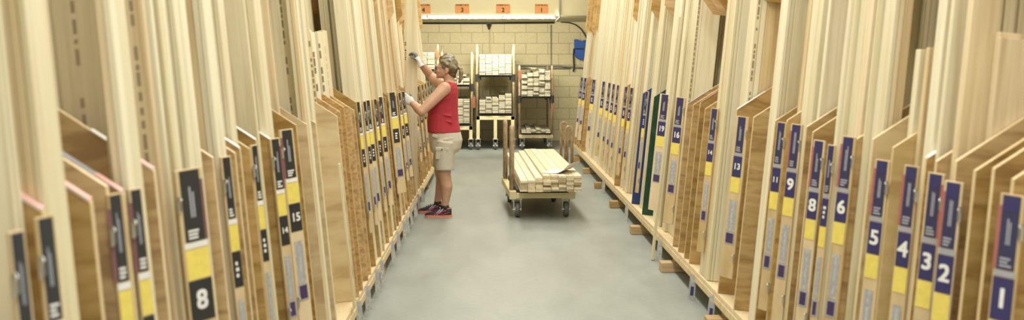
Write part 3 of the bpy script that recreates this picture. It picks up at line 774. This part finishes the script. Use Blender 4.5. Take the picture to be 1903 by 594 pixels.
# loose slats thrown on the piles
def loose_slat(x, z, y, yaw, pitch, lab, roll=0.0, ln=1.1, wd=.09):
    b = MB(); b.box((-wd/2,0,0), (wd/2,ln,.022), SLAT, .002); o = b.build('pine_batten'); o.location = (x,y,z); o.rotation_euler = (pitch, roll, yaw); tag(o, lab, 'batten', 'battens on the rear trolleys')
loose_slat(-.083, .9155, YR-.06, R(1.5), R(0), 'batten lying askew on the lower stack of the tall trolley, outermost')
loose_slat(.028, .9155, YR-.02, R(1.5), R(0), 'batten lying askew on the lower stack of the tall trolley, inner one')
loose_slat(.72, 1.4445, YR-.08, R(5), R(.6), 'tilted batten on top of the irregular stack, brown trolley', R(0), 1.0)
for k, (x, z, yaw) in enumerate([(-.54, 1.3165, -2), (-.70, 1.3165, 2)]):
    loose_slat(x, z, YR-.07, R(yaw), R(.7), ('batten tipped on the upper pile behind the woman, near her ponytail', 'batten tipped on the upper pile behind the woman, nearer her neck')[k])
def hang_tag(lab, px, py, w_, h_, tilt, Y=YR-.035, m=ORTAG):
    c = at(px, py, Y); b = MB(); b.box((-w_/2,-.0015,-h_/2), (w_/2,.0015,h_/2), m); b.tube([(0,0,h_/2),(0,.015,h_/2+.03),(.0,.03,h_/2+.035)], .002, STEEL, 5)
    o = b.build('hanging_tag'); o.location = c; o.rotation_euler = (0, R(tilt), 0); tag(o, lab, 'tag', 'orange trolley tags')
hang_tag('orange tag hung tilted on the trolley post just above her forehead', 813, 100, .055, .16, -18)
hang_tag('rust-coloured tag beside the irregular upper stack, brown trolley', 966, 139, .045, .16, 0, m=RUSTTAG)
hang_tag('rust-coloured tag low on the outer post of the brown trolley', 1028.5, 202, .035, .13, 0, m=RUSTTAG)
hang_tag('rust tag on the trolley post between the woman and the tall trolley', 880.5, 190, .055, .2, 0, m=RUSTTAG)

# ------------------------------------------------------------------ the woman
PX, PY = -.50, 10.27
W = thing('person', 'person in red sleeveless top, light cargo shorts and white gloves, reaching into the rack', 'person', (PX, PY, 0))
def ell(cx, cy, cz, rx, ry, n=20, tilt=0.0, p=2.0):
    out = []
    for k in range(n):
        q = 2*math.pi*k/n; c, s = math.cos(q), math.sin(q)
        x = rx*math.copysign(abs(c)**(2/p), c); y = ry*math.copysign(abs(s)**(2/p), s)
        out.append((cx+x, cy+y, cz+x*tilt))
    return out
SH_N = (.005,-.185,1.315); EL_N = (-.222,-.31,1.085); WR_N = (-.330,-.10,1.165)
SH_F = (-.03,.175,1.325); EL_F = (-.165,.315,1.435); WR_F = (-.285,.20,1.592)
TORSO = [(.84,.005,.150,.185),(.90,-.012,.158,.190),(.98,-.022,.156,.180),(1.06,-.020,.150,.175),(1.14,-.022,.150,.180),(1.20,-.012,.142,.185),(1.26,.012,.120,.185),(1.315,.030,.096,.170),(1.355,.044,.074,.115),(1.385,.048,.060,.070)]
def torso_rings(inf=0.0, z0=.0, z1=9): return [ell(cx, .0, z, rx+inf, ry+inf, 24, 0, 2.3) for z, cx, rx, ry in TORSO if z0 <= z <= z1]
b = MB()
b.loft(torso_rings(-.008), SKIN)
b.loft([ell(.008,0,.66,.14,.18,24), ell(.01,0,.78,.160,.192,24), ell(.005,0,.88,.150,.182,24)], SKIN)
b.tube([(.052,0,1.33),(.044,0,1.39),(.036,0,1.45)], [(.062,.066),(.056,.058),(.055,.056)], SKIN, 16)          # neck
# head: skull, face, jaw
b.ball((.030,0,1.540), (.098,.076,.096), SKIN, 24)
b.ball((-.022,0,1.505), (.066,.064,.088), SKIN, 24)
b.ball((-.040,0,1.455), (.048,.050,.042), SKIN, 18)
b.ball((-.008,0,1.462), (.062,.056,.040), SKIN, 18)
b.tube([(-.076,0,1.534),(-.092,0,1.516),(-.108,0,1.496),(-.092,0,1.485)], [.010,.012,.015,.011], SKIN, 10)     # nose
for s in (-1, 1): b.ball((-.090,s*.011,1.491), (.010,.008,.008), SKIN, 10)
b.ball((-.084,0,1.466), (.010,.024,.008), SKIN, 10); b.ball((-.082,0,1.453), (.010,.021,.008), SKIN, 10)
b.ball((-.076,0,1.428), (.018,.024,.016), SKIN, 12)
b.tube([(-.080,-.045,1.538),(-.090,-.018,1.543),(-.090,.018,1.543),(-.080,.045,1.538)], .009, SKIN, 8)          # brow
for s in (-1, 1):
    b.ball((-.066,s*.040,1.490), (.022,.020,.020), SKIN, 10)
    b.ball((.022,s*.076,1.500), (.020,.013,.034), SKIN, 12, rot=(0,R(-12),0)); b.ball((.012,s*.077,1.474), (.011,.010,.014), SKIN, 10)   # ears
# arms
def arm(sh, el, wr, side):
    sh, el, wr = Vector(sh), Vector(el), Vector(wr)
    i = Vector((.035, side*-.07 if False else -side*-.0, 0))
    pts = [sh+(Vector((.03,0,1.30))-sh)*.35, sh, sh.lerp(el,.3), sh.lerp(el,.65), el+(sh-el)*.06, el+(wr-el)*.08, el.lerp(wr,.3), el.lerp(wr,.65), wr]
    b.tube(pts, [.070,.068,.060,.054,.046,.045,.047,.038,.030], SKIN, 16)
    b.ball(tuple(sh), (.066,.062,.068), SKIN, 16); b.ball(tuple(el), .045, SKIN, 14)
arm(SH_N, EL_N, WR_N, -1); arm(SH_F, EL_F, WR_F, 1)
# legs
def leg(hip, kn, an, heel_dx):
    hip, kn, an = Vector(hip), Vector(kn), Vector(an)
    pts = [hip, hip.lerp(kn,.5), kn+Vector((0,0,.07)), kn, kn+Vector((.012,0,-.07)), kn.lerp(an,.38)+Vector((.022,0,0)), kn.lerp(an,.7)+Vector((.010,0,0)), an+Vector((0,0,.03)), an-Vector((0,0,.06))]
    b.tube(pts, [(.115,.10),(.098,.092),(.074,.070),(.064,.062),(.060,.060),(.066,.060),(.048,.046),(.038,.036),(.040,.036)], SKIN, 16)
    b.ball(tuple(kn+Vector((-.025,0,.0))), (.042,.044,.05), SKIN, 12)
AN_N = (.008,-.125,.105); AN_F = (-.085,.165,.105)
leg((.01,-.095,.80), (.002,-.12,.44), AN_N, 0); leg((-.01,.095,.80), (-.055,.145,.44), AN_F, 0)
for an in (AN_N, AN_F):      # bare foot shape inside the shoe
    b.tube([Vector(an)-Vector((-.03,0,.05)), Vector(an)+Vector((-.08,0,-.065)), Vector(an)+Vector((-.16,0,-.08))], [.035,.030,.018], SKIN, 10)
body = link('body', fuse(b, .0075, 5, .45), W, [SKIN])
# eyes, brows, mouth
for s, nm in ((-1, 'eye'), (1, 'eye')):
    b = MB(); b.ball((-.078,s*.030,1.521), (.010,.014,.008), WHITE, 12); b.ball((-.086,s*.031,1.521), (.004,.006,.006), INK, 10); b.build(nm, W)
b = MB(); b.tube([(-.080,-.022,1.4600),(-.0885,0,1.4605),(-.080,.022,1.4600)], [.003,.0042,.003], LIP, 8); b.build('mouth', W)
# glasses
b = MB()
for s in (-1, 1):
    b.tube([(-.100+abs(.018*math.cos(q)*0), s*.032+.022*math.cos(q), 1.519+.016*math.sin(q)) for q in [2*math.pi*k/20 for k in range(21)]], .0022, LENS, 6, caps=False)
    b.tube([(-.100,s*.054,1.524),(-.04,s*.072,1.524),(.014,s*.082,1.520),(.028,s*.083,1.508)], .0025, LENS, 6)
b.tube([(-.100,-.010,1.521),(-.106,0,1.523),(-.100,.010,1.521)], .002, LENS, 6)
for s in (-1, 1): b.prism([(s*.032+.021*math.cos(q), 1.519+.015*math.sin(q)) for q in [2*math.pi*k/16 for k in range(16)]], -.1005, -.0995, 0, LENS)
b.build('glasses', W)
# hair: cap swept back to a tied tail
b = MB()
b.ball((.034,0,1.552), (.103,.086,.098), HAIRM, 28)
b.ball((.068,0,1.520), (.066,.078,.090), HAIRM, 20); b.ball((.070,0,1.455), (.048,.060,.055), HAIRM, 16)
b.tube([(-.052,-.03,1.600),(-.020,-.066,1.585),(.03,-.082,1.556),(.09,-.066,1.53),(.128,-.01,1.517)], [.012,.020,.022,.022,.012], HAIRM, 10)
b.tube([(-.052,.03,1.600),(-.020,.066,1.585),(.03,.082,1.556),(.09,.066,1.53),(.128,.01,1.517)], [.012,.020,.022,.022,.012], HAIRM, 10)
b.tube([(-.060,0,1.598),(-.036,0,1.628),(.02,0,1.652),(.08,0,1.634),(.128,0,1.56)], [.010,.020,.022,.022,.014], HAIRM, 10)
for k in range(7):
    y = -.07+k*.0235; b.tube([(-.062+abs(y)*.35,y*.6,1.592-abs(y)*.2),(-.02,y,1.636-abs(y)*.55),(.05,y*1.05,1.648-abs(y)*.75),(.11,y*.7,1.59-abs(y)*.3),(.134,y*.1,1.527)], [.004,.008,.009,.008,.006], HAIRM, 8)
hm = fuse(b, .006, 2, .4)
# cut the cap away in front of the face and round the ears
bm = bmesh.new(); bm.from_mesh(hm)
dead = [v for v in bm.verts if (v.co.x < -.018-(v.co.z-1.505)*.45 and v.co.z < 1.605) or (v.co.z < 1.508 and v.co.x < .036) or (v.co.z < 1.452-(v.co.x-.036)*.45)]
bmesh.ops.delete(bm, geom=dead, context='VERTS'); bm.to_mesh(hm); bm.free()
hair = link('hair', hm, W, [HAIRM, HAIRD])
for p in hm.polygons: p.material_index = 1 if p.center.z < 1.512-.25*max(0, .05-p.center.x) else 0
hair.name = 'hair'; sm = hair.modifiers.new('t', 'SOLIDIFY'); sm.thickness = .006; sm.offset = -1
b = MB(); b.tube([(.128,-.0,1.520),(.146,0,1.522)], [.016,.014], DARK, 12); b.build('hair_tie', W)
b = MB(); b.tube([(.136,0,1.522),(.160,0,1.516),(.168,0,1.47),(.164,0,1.42),(.150,0,1.375),(.140,0,1.36)], [.012,.020,.023,.021,.014,.004], HAIRM, 12)
for s in (-1, 1): b.tube([(.140,s*.006,1.523),(.166,s*.012,1.50),(.172,s*.012,1.44),(.160,s*.010,1.39)], [.006,.010,.010,.004], HAIRM, 8)
link('ponytail', fuse(b, .004, 2), W, [HAIRM])
# sleeveless top
b = MB(); rings = torso_rings(.006, .85, 1.39)
rings[0] = ell(-.004,0,.862,.172,.206,24,.02,2.3)
rings.insert(1, ell(-.008,0,.872,.170,.204,24,.02,2.3))
b.loft(rings[:-1]+[ell(.048,0,1.372,.078,.092,24,-.10)], SHIRT)
for s in (-1, 1): b.tube([(.040,s*.06,1.352),(.030,s*.12,1.345),(.022,s*.165,1.320)], [(.030,.062),(.034,.066),(.030,.060)], SHIRT, 14)
b.ball((-.105,-.07,1.155), (.062,.075,.07), SHIRT, 16); b.ball((-.105,.07,1.155), (.062,.075,.07), SHIRT, 16)
b.ball((-.10,0,.96), (.078,.13,.10), SHIRT, 16)
for z_, x_, dz in ((.90,.02,.025),(.955,.06,.05),(1.03,.03,.03)): b.tube([(x_+.09,-.16,z_),(x_,-.186,z_+dz*.4),(x_-.10,-.172,z_+dz)], [.002,.009,.002], SHIRT, 8)
sh = fuse(b, .0075, 4, .45)
bm = bmesh.new(); bm.from_mesh(sh); dead = [v for v in bm.verts if (v.co - Vector((.046,0,1.42))).length < .080 and v.co.z > 1.345]
bmesh.ops.delete(bm, geom=dead, context='VERTS'); bm.to_mesh(sh); bm.free()
top = link('sleeveless_top', sh, W, [SHIRT])
b = MB(); 
for s in (-1,): b.tube([(.062,s*.150,1.372),(.083,s*.196,1.30),(.062,s*.212,1.225),(.0,s*.210,1.205),(-.07,s*.196,1.225)], .0045, SHIRT, 6)
b.build('armhole_trim', top)
# shorts
b = MB()
b.loft([ell(-.004,0,.885,.158,.195,24,.02,2.3), ell(.002,0,.84,.166,.202,24,.0,2.3), ell(.010,0,.78,.172,.206,24,0,2.3), ell(.008,0,.70,.160,.203,24,0,2.3), ell(.0,0,.655,.138,.195,24,0,2.3)], KHAKI)
b.tube([(.012,-.092,.76),(.002,-.105,.66),(.002,-.118,.56),(.002,-.120,.485)], [(.152,.108),(.132,.104),(.112,.098),(.108,.096)], KHAKI, 20)
b.tube([(-.002,.092,.76),(-.015,.105,.66),(-.035,.128,.56),(-.042,.134,.485)], [(.152,.108),(.132,.104),(.112,.098),(.108,.096)], KHAKI, 20)
for k, (z, l) in enumerate([(.80,.10),(.76,.08),(.70,.07),(.60,.08),(.55,.09)]): b.tube([(-.09,-.20+.02*(k > 2),z-.03),(.0,-.212+.006*k,z),(.09,-.195+.01*k,z+.015)], [.002,.006,.002], KHAKI, 6)
sm_ = link('cargo_shorts', fuse(b, .0075, 4, .45), W, [KHAKI])
b = MB(); b.box((-.062,-.012,-.060), (.062,.010,.045), KHAKI, .006); b.box((-.068,-.020,.030), (.068,.008,.066), KHAKI, .006); b.cyl((0,-.022,.045), .006, .005, 1, INK, 10)
p = b.build('cargo_pocket', sm_); p.location = (-.022,-.213,.66); p.rotation_euler = (R(6), R(3), R(2))
b = MB(); b.box((-.03,-.006,-.015), (.03,.006,.015), KHAKI, .003); p = b.build('pocket_flap', sm_); p.location = (-.09,-.196,.835); p.rotation_euler = (0,R(20),R(-12))
# gloves
def hand(wr, f, palm, thumb, curl, tcurl, back, tips, name, scale=1.0, spread=1.0):
    f = Vector(f).normalized(); t = Vector(thumb); t = (t-f*t.dot(f)).normalized(); up = f.cross(t); 
    if up.dot(Vector(palm)) > 0: up = -up
    M = Matrix(((f.x,t.x,up.x,wr[0]),(f.y,t.y,up.y,wr[1]),(f.z,t.z,up.z,wr[2]),(0,0,0,1))) @ Matrix.Scale(scale, 4)
    b = MB()
    b.loft([[tuple(v) for v in ((x, y*wy, z*wz) for y, z in [(math.cos(q), math.sin(q)) for q in [2*math.pi*k/16 for k in range(16)]])] for x, wy, wz in ((-.055,.036,.032),(-.02,.033,.028),(.0,.034,.024),(.03,.042,.020),(.065,.045,.017),(.092,.042,.015))], GLOVEW)
    tip = []
    for y, L, k in ((.033,.070,.9),(.011,.078,1.0),(-.012,.073,1.05),(-.033,.058,1.15)):
        p = Vector((.085,y,0)); a = 0.0; pts = [p-Vector((.03,0,0)), p.copy()]
        for seg, c in zip((.45,.32,.23), curl):
            a += c*k; p = p+Vector((math.cos(a), (y*.25*spread)*.5, -math.sin(a)))*L*seg; pts.append(p.copy())
        b.tube(pts, [.0105,.0108,.0102,.0095,.0080], GLOVEW, 10); b.ball(tuple(pts[-1]), .0082, GLOVEW, 8); tip.append(pts[-1])
    p = Vector((.022,.030,-.006)); pts = [Vector((.005,.018,-.004)), p.copy()]; d = Vector((.62,.70,-.30)).normalized(); 
    for seg, c in zip((.036,.030), tcurl):
        d = (d+Vector((.35,-.55,-.55))*c).normalized(); p = p+d*seg; pts.append(p.copy())
    b.tube(pts, [.015,.0135,.0115,.0095], GLOVEW, 10); b.ball(tuple(pts[-1]), .0096, GLOVEW, 8)
    me = fuse(b, .0035, 3, .4)
    for pl in me.polygons:
        c = sum((me.vertices[i].co for i in pl.vertices), Vector())/len(pl.vertices)
        pl.material_index = 1 if ((c.x > tips) or (c.z < -.010 and c.x > .005)) else 0
    me.transform(M); g = link(name, me, W, [back, GLOVEG])
    b = MB(); b.tube([(-.062,0,0),(-.048,0,0)], [(.039,.035),(.038,.035)], back, 16)
    for v in b.bm.verts: v.co = M @ v.co
    b.build('knit_cuff', g)
hand(WR_N, (-.80,-.02,.58), (.25,1,.1), (-.35,0,.9), (.35,.55,.45), (.3,.4), GLOVEW, .125, 'glove')
hand(WR_F, (-.42,-.08,.88), (-.9,.15,-.4), (-.2,-1,.1), (.75,.9,.7), (.5,.6), GLOVEW, .050, 'glove')
# shoes
def shoe(an, lab=None):
    ax, ay = an[0]+.0, an[1]; hx = ax+.065
    t_ = []
    def ring(x, wd, z0, h, sk=0): return [(hx-x, ay+wd*math.cos(q), z0+h*.5+h*.5*math.copysign(abs(math.sin(q))**.7, math.sin(q))) for q in [2*math.pi*k/16 for k in range(16)]]
    b = MB(); b.loft([ring(.0,.026,.03,.055), ring(.02,.036,.02,.085), ring(.06,.039,.02,.082), ring(.10,.041,.02,.078), ring(.14,.044,.018,.066), ring(.19,.047,.016,.050), ring(.235,.042,.016,.038), ring(.268,.024,.018,.024)], SHOEK)
    s = b.build('shoe', W, lab)
    b = MB()
    outline = lambda z, g: [(hx-x, ay+w*g*sg_, z) for sg_ in (1,) for x, w in ((-.008,.022),(.03,.038),(.09,.038),(.15,.045),(.20,.048),(.245,.040),(.275,.016))]+[(hx-x, ay-w*g, z) for x, w in ((.275,.016),(.245,.040),(.20,.048),(.15,.045),(.09,.038),(.03,.038),(-.008,.022))]
    b.loft([outline(.001,.94), outline(.010,1.04)], SOLEW, smooth=False); b.loft([outline(.010,1.05), outline(.026,1.02), outline(.030,.96)], CORAL, smooth=False); b.build('sole', s, 'coral and white sole')
    b = MB(); 
    for sd in (-1, 1):
        w = .0445*sd
        b.tube([(hx-.105,ay+w*1.0,.085),(hx-.13,ay+w*1.04,.060),(hx-.165,ay+w*1.08,.030)], (.004,), LILAC, 6) if False else None
        for x0_, x1_ in ((.085,.150),(.110,.172)): b.tube([(hx-x0_,ay+w*.86,.088),(hx-(x0_+x1_)/2,ay+w*1.0,.060),(hx-x1_,ay+w*1.04,.032)], .0045, LILAC, 6)
        b.tube([(hx-.02,ay+w*.82,.055),(hx-.08,ay+w*.97,.040),(hx-.16,ay+w*1.05,.050)], .004, MAGENTA, 6); b.tube([(hx-.0,ay+w*.5,.096),(hx-.05,ay+w*.80,.094),(hx-.09,ay+w*.80,.090)], .005, CORAL, 6)
        b.tube([(hx-.06,ay+w*.93,.075),(hx-.115,ay+w*.99,.055),(hx-.19,ay+w*1.05,.035)], .0045, MAGENTA, 6)
    b.build('side_stripes', s, 'lilac and magenta crossed stripes')
    b = MB()
    for k in range(4): x = .112+.022*k; b.tube([(hx-x,ay-.022,.098-.009*k),(hx-x-.01,ay,.104-.010*k),(hx-x,ay+.022,.098-.009*k)], .003, SOLEW if k == 0 else DARK, 6)
    b.build('laces', s)
    b = MB(); b.tube([(an[0]+.002,ay,.085),(an[0],ay,.125)], [(.044,.041),(.041,.038)], DARK, 14); b.build('sock', s)
shoe(AN_N); shoe(AN_F)

# ------------------------------------------------------------------ camera, light, view
cam = bpy.data.cameras.new('camera'); co = bpy.data.objects.new('camera', cam); COL.objects.link(co)
co.location = (0,0,CAMZ); co.rotation_euler = (math.pi/2,0,0)
cam.sensor_width = 36; cam.lens = 36*F/1903; cam.sensor_fit = 'HORIZONTAL'
cam.shift_x = (951.5-CX)/1903; cam.shift_y = -(297-HY)/1903
cam.dof.use_dof = True; cam.dof.focus_distance = 11.8; cam.dof.aperture_fstop = 2.7
cam.clip_start = .05
S.camera = co
w = bpy.data.worlds.new('world'); S.world = w; w.use_nodes = True
w.node_tree.nodes['Background'].inputs['Color'].default_value = (1,.97,.86,1)
w.node_tree.nodes['Background'].inputs['Strength'].default_value = .90
def strip(x, y0, y1, z, power, width=.5, tilt=0):
    l = bpy.data.lights.new('ceiling_tube_light', 'AREA'); l.shape = 'RECTANGLE'; l.size = width; l.size_y = y1-y0; l.energy = power; l.color = (1,.96,.84)
    o = bpy.data.objects.new('ceiling_tube_light', l); COL.objects.link(o); o.location = (x, (y0+y1)/2, z); o.rotation_euler = (R(tilt), 0, 0)
strip(.28, -1.5, 16.5, 4.6, 540)
strip(-.06, 16.9, 16.96, 2.30, 110, 2.3, 78)
S.view_settings.view_transform = 'Standard'; S.view_settings.look = 'None'; S.view_settings.gamma = 1; S.view_settings.use_curve_mapping = False
S.view_settings.exposure = 0.0
S.cycles.use_denoising = True
S.cycles.max_bounces = 6
